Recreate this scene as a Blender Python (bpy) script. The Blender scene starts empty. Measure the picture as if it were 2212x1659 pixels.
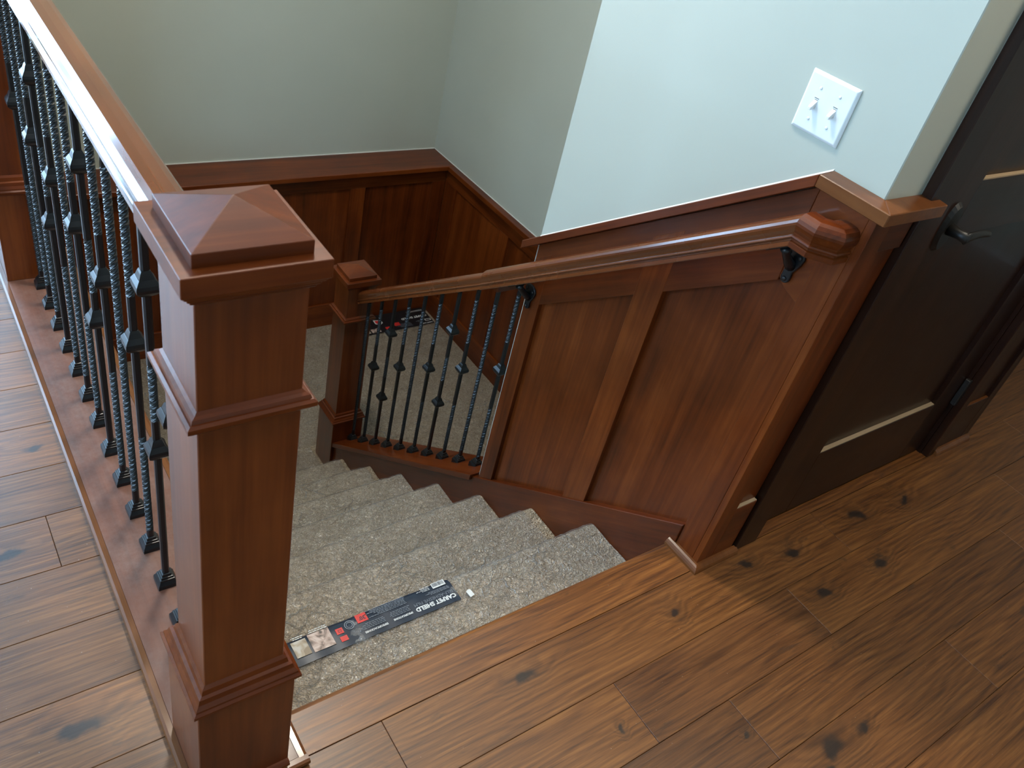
import bpy, bmesh, math, random
from mathutils import Vector, Matrix, noise
random.seed(7)
SC = bpy.context.scene
C = SC.collection

# ------------------------------------------------------------------ camera
cam_d = bpy.data.cameras.new('camera')
cam_d.sensor_width = 36.0
cam_d.lens = 1784.2 / 2212 * 36.0
cam_d.clip_start = 0.02
cam_d.dof.use_dof = True
cam_d.dof.focus_distance = 1.95
cam_d.dof.aperture_fstop = 12.0
cam = bpy.data.objects.new('camera', cam_d)
C.objects.link(cam)
right = Vector((0.8085524, -0.55055677, 0.20767825))
down = Vector((-0.20971192, -0.5993841, -0.77250217))
fwd = Vector((0.54978535, 0.58105588, -0.60009177))
M = Matrix.Identity(4)
for i in range(3):
    M[i][0] = right[i]; M[i][1] = -down[i]; M[i][2] = -fwd[i]
M[0][3], M[1][3], M[2][3] = 0.0, 0.0, 1.55
cam.matrix_world = M
SC.camera = cam

# ------------------------------------------------------------------ sky and exposure
W = bpy.data.worlds.new('sky'); SC.world = W
W.use_nodes = True
bg = W.node_tree.nodes['Background']
bg.inputs['Color'].default_value = (0.43, 0.695, 1.0, 1)
bg.inputs['Strength'].default_value = 13.0
SC.view_settings.view_transform = 'Standard'
SC.view_settings.look = 'None'
SC.view_settings.gamma = 1.0
SC.view_settings.use_curve_mapping = False
SC.view_settings.exposure = 0.50
SC.cycles.max_bounces = 7; SC.cycles.diffuse_bounces = 4; SC.cycles.glossy_bounces = 3; SC.cycles.transparent_max_bounces = 8
SC.cycles.caustics_reflective = False; SC.cycles.caustics_refractive = False

# window openings of the room (x0, x1, z0, z1) in the far wall at y = YF, (y0, y1, z0, z1) in the left wall at x = XL
YF, XL, CEIL = 4.32, -3.2, 2.75
WIN_FAR = [(-2.90, -1.93, 0.06, 2.60), (-1.90, -0.91, 0.06, 2.60), (-0.88, 0.15, 0.06, 2.60)]
WIN_LEFT = [(-0.5, 1.3, 0.8, 2.3)]
def portal(name, loc, rot, sx, sy):
    l = bpy.data.lights.new(name, 'AREA'); l.shape = 'RECTANGLE'; l.size = sx; l.size_y = sy
    l.cycles.is_portal = True
    o = bpy.data.objects.new(name, l); C.objects.link(o); o.location = loc; o.rotation_euler = rot
for x0, x1, z0, z1 in WIN_FAR:
    portal('window_portal', ((x0+x1)/2, YF+0.02, (z0+z1)/2), (-math.pi/2, 0, 0), x1-x0, z1-z0)
for y0, y1, z0, z1 in WIN_LEFT:
    portal('window_portal', (XL-0.02, (y0+y1)/2, (z0+z1)/2), (0, -math.pi/2, 0), z1-z0, y1-y0)


# ------------------------------------------------------------------ materials
def new_mat(name):
    m = bpy.data.materials.new(name); m.use_nodes = True
    nt = m.node_tree
    return m, nt, nt.nodes['Principled BSDF']
def N(nt, t, **kw):
    n = nt.nodes.new(t)
    for k, v in kw.items():
        if k in n.inputs: n.inputs[k].default_value = v
        else: setattr(n, k, v)
    return n
def L(nt, a, b): nt.links.new(a, b)
def ramp(nt, stops):
    r = nt.nodes.new('ShaderNodeValToRGB')
    e = r.color_ramp.elements
    while len(e) < len(stops): e.new(0.5)
    for el, (p, c) in zip(e, stops):
        el.position = p; el.color = (*c, 1) if len(c) == 3 else c
    return r
def math_n(nt, op, a=None, b=None, clamp=False):
    n = nt.nodes.new('ShaderNodeMath'); n.operation = op; n.use_clamp = clamp
    for i, v in enumerate((a, b)):
        if v is None: continue
        if isinstance(v, (int, float)): n.inputs[i].default_value = v
        else: nt.links.new(v, n.inputs[i])
    return n.outputs[0]
def vmath(nt, op, a=None, b=None):
    n = nt.nodes.new('ShaderNodeVectorMath'); n.operation = op
    for i, v in enumerate((a, b)):
        if v is None: continue
        if isinstance(v, tuple): n.inputs[i].default_value = v
        else: nt.links.new(v, n.inputs[i])
    return n
def mixc(nt, fac, a, b, blend='MIX'):
    n = nt.nodes.new('ShaderNodeMix'); n.data_type = 'RGBA'; n.blend_type = blend
    if isinstance(fac, (int, float)): n.inputs[0].default_value = fac
    else: nt.links.new(fac, n.inputs[0])
    for i, v in ((6, a), (7, b)):
        if isinstance(v, tuple): n.inputs[i].default_value = (*v, 1) if len(v) == 3 else v
        else: nt.links.new(v, n.inputs[i])
    return n.outputs[2]

def wood(name, axis, dark, mid, light, rough=0.34, coat=0.3, dust=0.0, slope=0.0, crough=0.12):
    """stained cherry; grain runs along axis 0/1/2 (slope: rotated about X for raked rails)"""
    m, nt, p = new_mat(name)
    tc = N(nt, 'ShaderNodeTexCoord'); oi = N(nt, 'ShaderNodeObjectInfo')
    v = tc.outputs['Object']
    if slope:
        mp = N(nt, 'ShaderNodeMapping'); mp.inputs['Rotation'].default_value = (slope, 0, 0)
        L(nt, v, mp.inputs['Vector']); v = mp.outputs[0]
    off = vmath(nt, 'SCALE'); off.inputs[3].default_value = 17.0
    cmb = N(nt, 'ShaderNodeCombineXYZ')
    for i in range(3): L(nt, oi.outputs['Random'], cmb.inputs[i])
    L(nt, cmb.outputs[0], off.inputs[0])
    v = vmath(nt, 'ADD', v, off.outputs[0]).outputs[0]
    s = [11.0, 11.0, 11.0]; s[axis] = 0.9
    v1 = vmath(nt, 'MULTIPLY', v, tuple(s)).outputs[0]
    n1 = N(nt, 'ShaderNodeTexNoise', Scale=1.0, Detail=4.0, Roughness=0.55, Distortion=0.6); L(nt, v1, n1.inputs['Vector'])
    s = [95.0, 95.0, 95.0]; s[axis] = 3.2
    v2 = vmath(nt, 'MULTIPLY', v, tuple(s)).outputs[0]
    n2 = N(nt, 'ShaderNodeTexNoise', Scale=1.0, Detail=3.0, Roughness=0.6); L(nt, v2, n2.inputs['Vector'])
    n3 = N(nt, 'ShaderNodeTexNoise', Scale=6.0, Detail=3.0, Roughness=0.6); L(nt, v, n3.inputs['Vector'])
    f = math_n(nt, 'ADD', math_n(nt, 'MULTIPLY', n1.outputs[0], 0.55), math_n(nt, 'MULTIPLY', n2.outputs[0], 0.28))
    f = math_n(nt, 'ADD', f, math_n(nt, 'MULTIPLY', n3.outputs[0], 0.24))
    f = math_n(nt, 'ADD', f, math_n(nt, 'MULTIPLY', math_n(nt, 'SUBTRACT', oi.outputs['Random'], 0.5), 0.10))
    r = ramp(nt, [(0.36, dark), (0.54, mid), (0.74, light)]); L(nt, f, r.inputs[0])
    col = r.outputs[0]
    if dust:
        nd = N(nt, 'ShaderNodeTexNoise', Scale=55.0, Detail=5.0, Roughness=0.75); L(nt, tc.outputs['Object'], nd.inputs['Vector'])
        nf = N(nt, 'ShaderNodeTexNoise', Scale=7.0, Detail=2.0); L(nt, tc.outputs['Object'], nf.inputs['Vector'])
        d = math_n(nt, 'MULTIPLY', math_n(nt, 'MULTIPLY', nd.outputs[0], nf.outputs[0]), dust * 2.2, True)
        col = mixc(nt, d, col, (0.42, 0.36, 0.31))
    L(nt, col, p.inputs['Base Color'])
    rr = N(nt, 'ShaderNodeMapRange'); rr.inputs[3].default_value = rough - 0.06; rr.inputs[4].default_value = rough + 0.10
    L(nt, n3.outputs[0], rr.inputs[0]); L(nt, rr.outputs[0], p.inputs['Roughness'])
    p.inputs['Coat Weight'].default_value = coat; p.inputs['Coat Roughness'].default_value = crough; p.inputs['Specular IOR Level'].default_value = 0.25
    b = N(nt, 'ShaderNodeBump', Strength=0.05, Distance=0.002); L(nt, n2.outputs[0], b.inputs['Height']); L(nt, b.outputs[0], p.inputs['Normal'])
    return m
CH = ((0.050, 0.0088, 0.0013), (0.122, 0.0230, 0.0030), (0.215, 0.0490, 0.0078))
WX = wood('cherry_grain_x', 0, *CH)
WY = wood('cherry_grain_y', 1, *CH)
WZ = wood('cherry_grain_z', 2, *CH)
WN = wood('cherry_newel_lacquer', 2, *CH, coat=1.0, crough=0.26)
RAKE = math.atan(0.735)
WS = wood('cherry_grain_rake', 1, *CH, slope=RAKE)
WR = wood('cherry_handrail_y', 1, (0.085, 0.023, 0.006), (0.15, 0.042, 0.011), (0.21, 0.066, 0.018), rough=0.22, coat=1.0, crough=0.08)
WRS = wood('cherry_handrail_rake', 1, (0.085, 0.020, 0.004), (0.145, 0.036, 0.008), (0.20, 0.056, 0.014), rough=0.25, coat=0.8, slope=RAKE, crough=0.09)
WC = wood('cherry_newel_cap', 0, *CH, coat=0.25, crough=0.35)
WPL = wood('cherry_plate_dusty', 1, (0.065, 0.018, 0.009), (0.125, 0.036, 0.016), (0.19, 0.06, 0.027), rough=0.36, coat=0.2, dust=0.22)
WED = wood('cherry_light_edge', 1, (0.080, 0.024, 0.0055), (0.135, 0.043, 0.010), (0.185, 0.064, 0.017), rough=0.3)
SHADED_CH = ((0.008, 0.0022, 0.0007), (0.019, 0.0052, 0.0015), (0.038, 0.0110, 0.0030))  # same cherry darkened, the low light at the door put into its colour
DX = wood('shaded_door_grain_x', 0, *SHADED_CH, coat=0.2); DZ = wood('shaded_door_grain_z', 2, *SHADED_CH, coat=0.2)
PALE_LEDGE = wood('pale_ledge_wood', 0, (0.30, 0.21, 0.12), (0.36, 0.26, 0.16), (0.42, 0.31, 0.20), rough=0.6, coat=0.0)  # paler wood for the up-facing panel ledges

# floor knots: x, y, radius along the board, radius across
KNOTS = [(0.870, 0.640, .035, .018), (0.985, 0.445, .010, .010), (1.760, 0.615, .030, .022), (1.600, 0.640, .030, .016), (1.735, 0.475, .035, .020),
         (1.390, 0.185, .05, .03), (1.335, 0.155, .03, .02), (1.50, 0.18, .022, .012), (0.055, 0.925, .05, .022), (0.02, 1.38, .05, .012),
         (1.235, 0.305, .010, .008), (1.985, 0.47, .03, .018), (2.08, 0.62, .04, .02), (2.3, 0.60, .035, .02), (1.31, 0.62, .02, .02), (0.13, 1.70, .035, .012)]
def floor_wood():
    m, nt, p = new_mat('hickory_planks')
    tc = N(nt, 'ShaderNodeTexCoord'); oi = N(nt, 'ShaderNodeObjectInfo')
    v0 = tc.outputs['Object']
    cmb = N(nt, 'ShaderNodeCombineXYZ')
    rnd = oi.outputs['Random']
    L(nt, math_n(nt, 'MULTIPLY', rnd, 31.0), cmb.inputs[0]); L(nt, math_n(nt, 'MULTIPLY', rnd, 13.0), cmb.inputs[1]); L(nt, math_n(nt, 'MULTIPLY', rnd, 7.0), cmb.inputs[2])
    v = vmath(nt, 'ADD', v0, cmb.outputs[0]).outputs[0]
    nw = N(nt, 'ShaderNodeTexNoise', Scale=16.0, Detail=4.0); L(nt, v0, nw.inputs['Vector'])
    wob = vmath(nt, 'SCALE'); wob.inputs[3].default_value = 0.06; 
    L(nt, vmath(nt, 'SUBTRACT', nw.outputs['Color'], (0.5, 0.5, 0.5)).outputs[0], wob.inputs[0])
    vk = vmath(nt, 'ADD', v0, wob.outputs[0]).outputs[0]
    core = None; halo = None
    for (kx, ky, rx, ry) in KNOTS:
        d = vmath(nt, 'SUBTRACT', vk, (kx, ky, 0.0)).outputs[0]
        d = vmath(nt, 'MULTIPLY', d, (1/rx, 1/ry, 0.0)).outputs[0]
        ln = vmath(nt, 'LENGTH', d).outputs['Value']
        core = ln if core is None else math_n(nt, 'MINIMUM', core, ln)
    kc = N(nt, 'ShaderNodeMapRange', interpolation_type='SMOOTHSTEP'); kc.inputs[1].default_value = 1.0; kc.inputs[2].default_value = 0.35; kc.inputs[3].default_value = 0; kc.inputs[4].default_value = 1
    L(nt, core, kc.inputs[0])
    kh = N(nt, 'ShaderNodeMapRange', interpolation_type='SMOOTHERSTEP'); kh.inputs[1].default_value = 3.2; kh.inputs[2].default_value = 0.6; kh.inputs[3].default_value = 0; kh.inputs[4].default_value = 1
    L(nt, core, kh.inputs[0])
    # cathedral grain: bands across the board, bent around the knots
    low = N(nt, 'ShaderNodeTexNoise', Scale=1.0, Detail=2.0, Roughness=0.5)
    L(nt, vmath(nt, 'MULTIPLY', v, (1.7, 9.0, 1.0)).outputs[0], low.inputs['Vector'])
    sx = N(nt, 'ShaderNodeSeparateXYZ'); L(nt, v, sx.inputs[0])
    ph = math_n(nt, 'ADD', math_n(nt, 'MULTIPLY', sx.outputs[1], 380.0), math_n(nt, 'MULTIPLY', low.outputs[0], 42.0))
    ph = math_n(nt, 'ADD', ph, math_n(nt, 'MULTIPLY', kh.outputs[0], 7.0))
    band = math_n(nt, 'MULTIPLY', math_n(nt, 'ADD', math_n(nt, 'SINE', ph), 1.0), 0.5)
    fine = N(nt, 'ShaderNodeTexNoise', Scale=1.0, Detail=4.0, Roughness=0.65)
    L(nt, vmath(nt, 'MULTIPLY', v, (7.0, 250.0, 7.0)).outputs[0], fine.inputs['Vector'])
    streak = N(nt, 'ShaderNodeTexNoise', Scale=1.0, Detail=4.0, Roughness=0.6, Distortion=0.8)
    L(nt, vmath(nt, 'MULTIPLY', v, (3.0, 34.0, 3.0)).outputs[0], streak.inputs['Vector'])
    f = math_n(nt, 'ADD', math_n(nt, 'MULTIPLY', band, 0.09), math_n(nt, 'MULTIPLY', fine.outputs[0], 0.55))
    f = math_n(nt, 'ADD', f, math_n(nt, 'MULTIPLY', streak.outputs[0], 0.40))
    r = ramp(nt, [(0.34, (0.060, 0.019, 0.0042)), (0.54, (0.190, 0.070, 0.0150)), (0.76, (0.340, 0.140, 0.0330))]); L(nt, f, r.inputs[0])
    tone = ramp(nt, [(0.0, (0.50, 0.44, 0.40)), (0.15, (0.95, 0.90, 0.82)), (0.4, (0.78, 0.74, 0.72)), (0.6, (1.08, 1.0, 0.95)), (0.85, (0.70, 0.64, 0.62)), (1.0, (1.15, 1.05, 0.9))]); L(nt, rnd, tone.inputs[0])
    col = mixc(nt, 1.0, r.outputs[0], tone.outputs[0], 'MULTIPLY')
    # mineral streaks
    ms = N(nt, 'ShaderNodeTexNoise', Scale=1.0, Detail=5.0, Roughness=0.7, Distortion=1.0)
    L(nt, vmath(nt, 'MULTIPLY', v, (5.0, 15.0, 5.0)).outputs[0], ms.inputs['Vector'])
    mr = N(nt, 'ShaderNodeMapRange'); mr.inputs[1].default_value = 0.60; mr.inputs[2].default_value = 0.72; L(nt, ms.outputs[0], mr.inputs[0])
    col = mixc(nt, math_n(nt, 'MULTIPLY', mr.outputs[0], 0.65), col, (0.035, 0.017, 0.008))
    col = mixc(nt, math_n(nt, 'MULTIPLY', kh.outputs[0], 0.22), col, (0.06, 0.028, 0.01))
    col = mixc(nt, math_n(nt, 'MULTIPLY', kc.outputs[0], 0.92), col, (0.016, 0.009, 0.006))
    # dust specks
    dn = N(nt, 'ShaderNodeTexVoronoi', Scale=42.0); L(nt, v0, dn.inputs['Vector'])
    dd = math_n(nt, 'LESS_THAN', dn.outputs['Distance'], 0.028)
    col = mixc(nt, math_n(nt, 'MULTIPLY', dd, 0.6), col, (0.55, 0.50, 0.42))
    L(nt, col, p.inputs['Base Color'])
    rr = N(nt, 'ShaderNodeMapRange'); rr.inputs[3].default_value = 0.36; rr.inputs[4].default_value = 0.50
    p.inputs['Specular IOR Level'].default_value = 0.5
    L(nt, streak.outputs[0], rr.inputs[0]); L(nt, rr.outputs[0], p.inputs['Roughness'])
    p.inputs['Coat Weight'].default_value = 0.3; p.inputs['Coat Roughness'].default_value = 0.30
    h = math_n(nt, 'ADD', math_n(nt, 'MULTIPLY', fine.outputs[0], 0.5), math_n(nt, 'MULTIPLY', low.outputs[0], 1.6))
    b = N(nt, 'ShaderNodeBump', Strength=0.22, Distance=0.004); L(nt, h, b.inputs['Height']); L(nt, b.outputs[0], p.inputs['Normal'])
    return m
FLOOR = floor_wood()

def paint(name, col, rough=0.55):
    m, nt, p = new_mat(name)
    tc = N(nt, 'ShaderNodeTexCoord')
    n = N(nt, 'ShaderNodeTexNoise', Scale=260.0, Detail=2.0); L(nt, tc.outputs['Object'], n.inputs['Vector'])
    n2 = N(nt, 'ShaderNodeTexNoise', Scale=1.7, Detail=3.0); L(nt, tc.outputs['Object'], n2.inputs['Vector'])
    r = ramp(nt, [(0.3, tuple(c*0.96 for c in col)), (0.7, tuple(min(1, c*1.03) for c in col))]); L(nt, n2.outputs[0], r.inputs[0])
    L(nt, r.outputs[0], p.inputs['Base Color']); p.inputs['Roughness'].default_value = rough
    b = N(nt, 'ShaderNodeBump', Strength=0.06, Distance=0.001); L(nt, n.outputs[0], b.inputs['Height']); L(nt, b.outputs[0], p.inputs['Normal'])
    return m
PAINT = paint('sage_wall_paint', (0.470, 0.485, 0.410))
WHITE = paint('white_ceiling_paint', (0.86, 0.85, 0.81), 0.7)
CAULK = paint('white_caulk', (0.78, 0.76, 0.70), 0.5)

def plain(name, col, rough=0.4, metal=0.0, var=0.12, scale=30.0, coat=0.0):
    m, nt, p = new_mat(name)
    tc = N(nt, 'ShaderNodeTexCoord')
    n = N(nt, 'ShaderNodeTexNoise', Scale=scale, Detail=3.0); L(nt, tc.outputs['Object'], n.inputs['Vector'])
    r = ramp(nt, [(0.3, tuple(c*(1-var) for c in col)), (0.7, tuple(min(1, c*(1+var)) for c in col))]); L(nt, n.outputs[0], r.inputs[0])
    L(nt, r.outputs[0], p.inputs['Base Color']); p.inputs['Roughness'].default_value = rough; p.inputs['Metallic'].default_value = metal
    p.inputs['Coat Weight'].default_value = coat
    return m
IRON = plain('black_satin_iron', (0.006, 0.007, 0.008), 0.33)
BRONZE = plain('dark_bronze', (0.012, 0.010, 0.008), 0.45)
PLASTIC = plain('white_switch_plastic', (0.80, 0.82, 0.80), 0.30, var=0.02)
SLOT = plain('dark_slot', (0.10, 0.10, 0.10), 0.6)
NAVY = plain('navy_label_print', (0.016, 0.026, 0.046), 0.32, coat=0.4)
BLACKP = plain('black_label_print', (0.013, 0.014, 0.017), 0.32, coat=0.4)
REDP = plain('red_label_print', (0.62, 0.035, 0.03), 0.4)
WHITEP = plain('white_label_print', (0.72, 0.74, 0.74), 0.4)
GREYP = plain('grey_label_print', (0.20, 0.23, 0.27), 0.4)
SCRAP = plain('white_paper_scrap', (0.75, 0.76, 0.74), 0.7)

def photo_print(name, a, b, c):
    m, nt, p = new_mat(name)
    tc = N(nt, 'ShaderNodeTexCoord')
    n = N(nt, 'ShaderNodeTexNoise', Scale=38.0, Detail=2.0, Distortion=1.2); L(nt, tc.outputs['Object'], n.inputs['Vector'])
    r = ramp(nt, [(0.36, a), (0.5, b), (0.64, c)]); L(nt, n.outputs[0], r.inputs[0])
    L(nt, r.outputs[0], p.inputs['Base Color']); p.inputs['Roughness'].default_value = 0.4
    return m
PHOTO_A = photo_print('room_photo_print', (0.07, 0.055, 0.045), (0.42, 0.30, 0.25), (0.62, 0.50, 0.45))
PHOTO_B = photo_print('hall_photo_print', (0.26, 0.20, 0.13), (0.40, 0.33, 0.24), (0.52, 0.50, 0.46))

def carpet_mat(name, k=1.0):
    m, nt, p = new_mat(name)
    tc = N(nt, 'ShaderNodeTexCoord'); v = tc.outputs['Object']
    w = N(nt, 'ShaderNodeTexNoise', Scale=120.0, Detail=2.0); L(nt, v, w.inputs['Vector'])
    ws = vmath(nt, 'SCALE'); ws.inputs[3].default_value = 0.007; L(nt, w.outputs['Color'], ws.inputs[0])
    vv = vmath(nt, 'ADD', v, ws.outputs[0]).outputs[0]
    vo = N(nt, 'ShaderNodeTexVoronoi', Scale=190.0); L(nt, vv, vo.inputs['Vector'])
    wm = N(nt, 'ShaderNodeTexNoise', Scale=62.0, Detail=2.0, Roughness=0.5, Distortion=1.4); L(nt, v, wm.inputs['Vector'])
    worm = math_n(nt, 'ABSOLUTE', math_n(nt, 'SUBTRACT', wm.outputs[0], 0.5))
    n = N(nt, 'ShaderNodeTexNoise', Scale=11.0, Detail=4.0); L(nt, v, n.inputs['Vector'])
    r = ramp(nt, [(0.30, (0.58*k, 0.455*k, 0.315*k)), (0.70, (0.74*k, 0.60*k, 0.435*k))]); L(nt, n.outputs[0], r.inputs[0])
    g = ramp(nt, [(0.0, (1.10, 1.10, 1.10)), (0.6, (0.86, 0.84, 0.82)), (0.95, (0.62, 0.58, 0.54))]); L(nt, vo.outputs['Distance'], g.inputs[0])
    g2 = ramp(nt, [(0.0, (0.72, 0.70, 0.67)), (0.08, (0.95, 0.95, 0.95)), (0.2, (1.08, 1.08, 1.08))]); L(nt, worm, g2.inputs[0])
    cc = mixc(nt, 1.0, r.outputs[0], g.outputs[0], 'MULTIPLY')
    L(nt, mixc(nt, 1.0, cc, g2.outputs[0], 'MULTIPLY'), p.inputs['Base Color'])
    p.inputs['Roughness'].default_value = 0.95; p.inputs['Specular IOR Level'].default_value = 0.15
    b = N(nt, 'ShaderNodeBump', Strength=1.0, Distance=0.012)
    L(nt, math_n(nt, 'SUBTRACT', math_n(nt, 'MULTIPLY', worm, 3.2), math_n(nt, 'MULTIPLY', vo.outputs['Distance'], 0.35)), b.inputs['Height']); L(nt, b.outputs[0], p.inputs['Normal'])
    return m
CARPET = carpet_mat('beige_loop_carpet')

def film_mat():
    m, nt, p = new_mat('clear_protective_film')
    nt.nodes.remove(p)
    out = nt.nodes['Material Output']
    tc = N(nt, 'ShaderNodeTexCoord'); v = tc.outputs['Object']
    w = N(nt, 'ShaderNodeTexNoise', Scale=14.0, Detail=2.0); L(nt, v, w.inputs['Vector'])
    ws = vmath(nt, 'SCALE'); ws.inputs[3].default_value = 0.06; L(nt, w.outputs['Color'], ws.inputs[0])
    vv = vmath(nt, 'ADD', v, ws.outputs[0]).outputs[0]
    n1 = N(nt, 'ShaderNodeTexNoise', Scale=50.0, Detail=2.0, Roughness=0.5, Distortion=1.4); L(nt, vv, n1.inputs['Vector'])
    rid = math_n(nt, 'ABSOLUTE', math_n(nt, 'SUBTRACT', n1.outputs[0], 0.5))
    vo = N(nt, 'ShaderNodeTexVoronoi', Scale=9.0, feature='DISTANCE_TO_EDGE'); L(nt, vmath(nt, 'MULTIPLY', vv, (1.0, 2.3, 1.0)).outputs[0], vo.inputs['Vector'])
    cre = N(nt, 'ShaderNodeMapRange'); cre.inputs[1].default_value = 0.0; cre.inputs[2].default_value = 0.02; cre.inputs[3].default_value = 1.0; cre.inputs[4].default_value = 0.0
    L(nt, vo.outputs['Distance'], cre.inputs[0])
    msk = N(nt, 'ShaderNodeTexNoise', Scale=4.5, Detail=1.0); L(nt, v, msk.inputs['Vector'])
    mk = N(nt, 'ShaderNodeMapRange'); mk.inputs[1].default_value = 0.52; mk.inputs[2].default_value = 0.60; L(nt, msk.outputs[0], mk.inputs[0])
    cre = math_n(nt, 'MULTIPLY', cre.outputs[0], mk.outputs[0])
    h = math_n(nt, 'ADD', math_n(nt, 'MULTIPLY', rid, 2.0), math_n(nt, 'MULTIPLY', cre, 0.6))
    b = N(nt, 'ShaderNodeBump', Strength=1.0, Distance=0.009); L(nt, h, b.inputs['Height'])
    gl = N(nt, 'ShaderNodeBsdfGlossy', Roughness=0.24); gl.inputs['Color'].default_value = (0.95, 0.97, 1.0, 1); L(nt, b.outputs[0], gl.inputs['Normal'])
    df = N(nt, 'ShaderNodeBsdfDiffuse'); df.inputs['Color'].default_value = (0.75, 0.74, 0.70, 1); L(nt, b.outputs[0], df.inputs['Normal'])
    tr = N(nt, 'ShaderNodeBsdfTransparent')
    lw = N(nt, 'ShaderNodeLayerWeight', Blend=0.5); L(nt, b.outputs[0], lw.inputs['Normal'])
    fr = math_n(nt, 'ADD', math_n(nt, 'MULTIPLY', math_n(nt, 'POWER', lw.outputs['Facing'], 3.5), 0.45), 0.055)
    m1 = N(nt, 'ShaderNodeMixShader'); L(nt, math_n(nt, 'ADD', math_n(nt, 'MULTIPLY', cre, 0.45), 0.12, True), m1.inputs[0]); L(nt, tr.outputs[0], m1.inputs[1]); L(nt, df.outputs[0], m1.inputs[2])
    m2 = N(nt, 'ShaderNodeMixShader'); L(nt, fr, m2.inputs[0]); L(nt, m1.outputs[0], m2.inputs[1]); L(nt, gl.outputs[0], m2.inputs[2])
    L(nt, m2.outputs[0], out.inputs['Surface'])
    return m
FILM = film_mat()
def pane_mat():
    m, nt, p = new_mat('window_glass'); nt.nodes.remove(p)
    out = nt.nodes['Material Output']
    tr = N(nt, 'ShaderNodeBsdfTransparent'); gl = N(nt, 'ShaderNodeBsdfGlossy', Roughness=0.02)
    mx = N(nt, 'ShaderNodeMixShader', ); mx.inputs[0].default_value = 0.04
    L(nt, tr.outputs[0], mx.inputs[1]); L(nt, gl.outputs[0], mx.inputs[2]); L(nt, mx.outputs[0], out.inputs['Surface'])
    return m
GLASS = pane_mat()
def fill_lamp_mat(col, strength):
    m, nt, p = new_mat('fill_lamp_diffuser'); nt.nodes.remove(p)
    tc = N(nt, 'ShaderNodeTexCoord'); n = N(nt, 'ShaderNodeTexNoise', Scale=8.0); L(nt, tc.outputs['Object'], n.inputs['Vector'])
    r = ramp(nt, [(0.2, tuple(c*0.97 for c in col)), (0.8, col)]); L(nt, n.outputs[0], r.inputs[0])
    e = N(nt, 'ShaderNodeEmission', Strength=strength); L(nt, r.outputs[0], e.inputs['Color'])
    L(nt, e.outputs[0], nt.nodes['Material Output'].inputs['Surface']); return m
FILL_LAMP = fill_lamp_mat((1.0, 0.92, 0.79), 118.0); FILL_LAMP2 = fill_lamp_mat((1.0, 0.90, 0.74), 58.0)  # warm emission of the two added fill lamps

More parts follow.
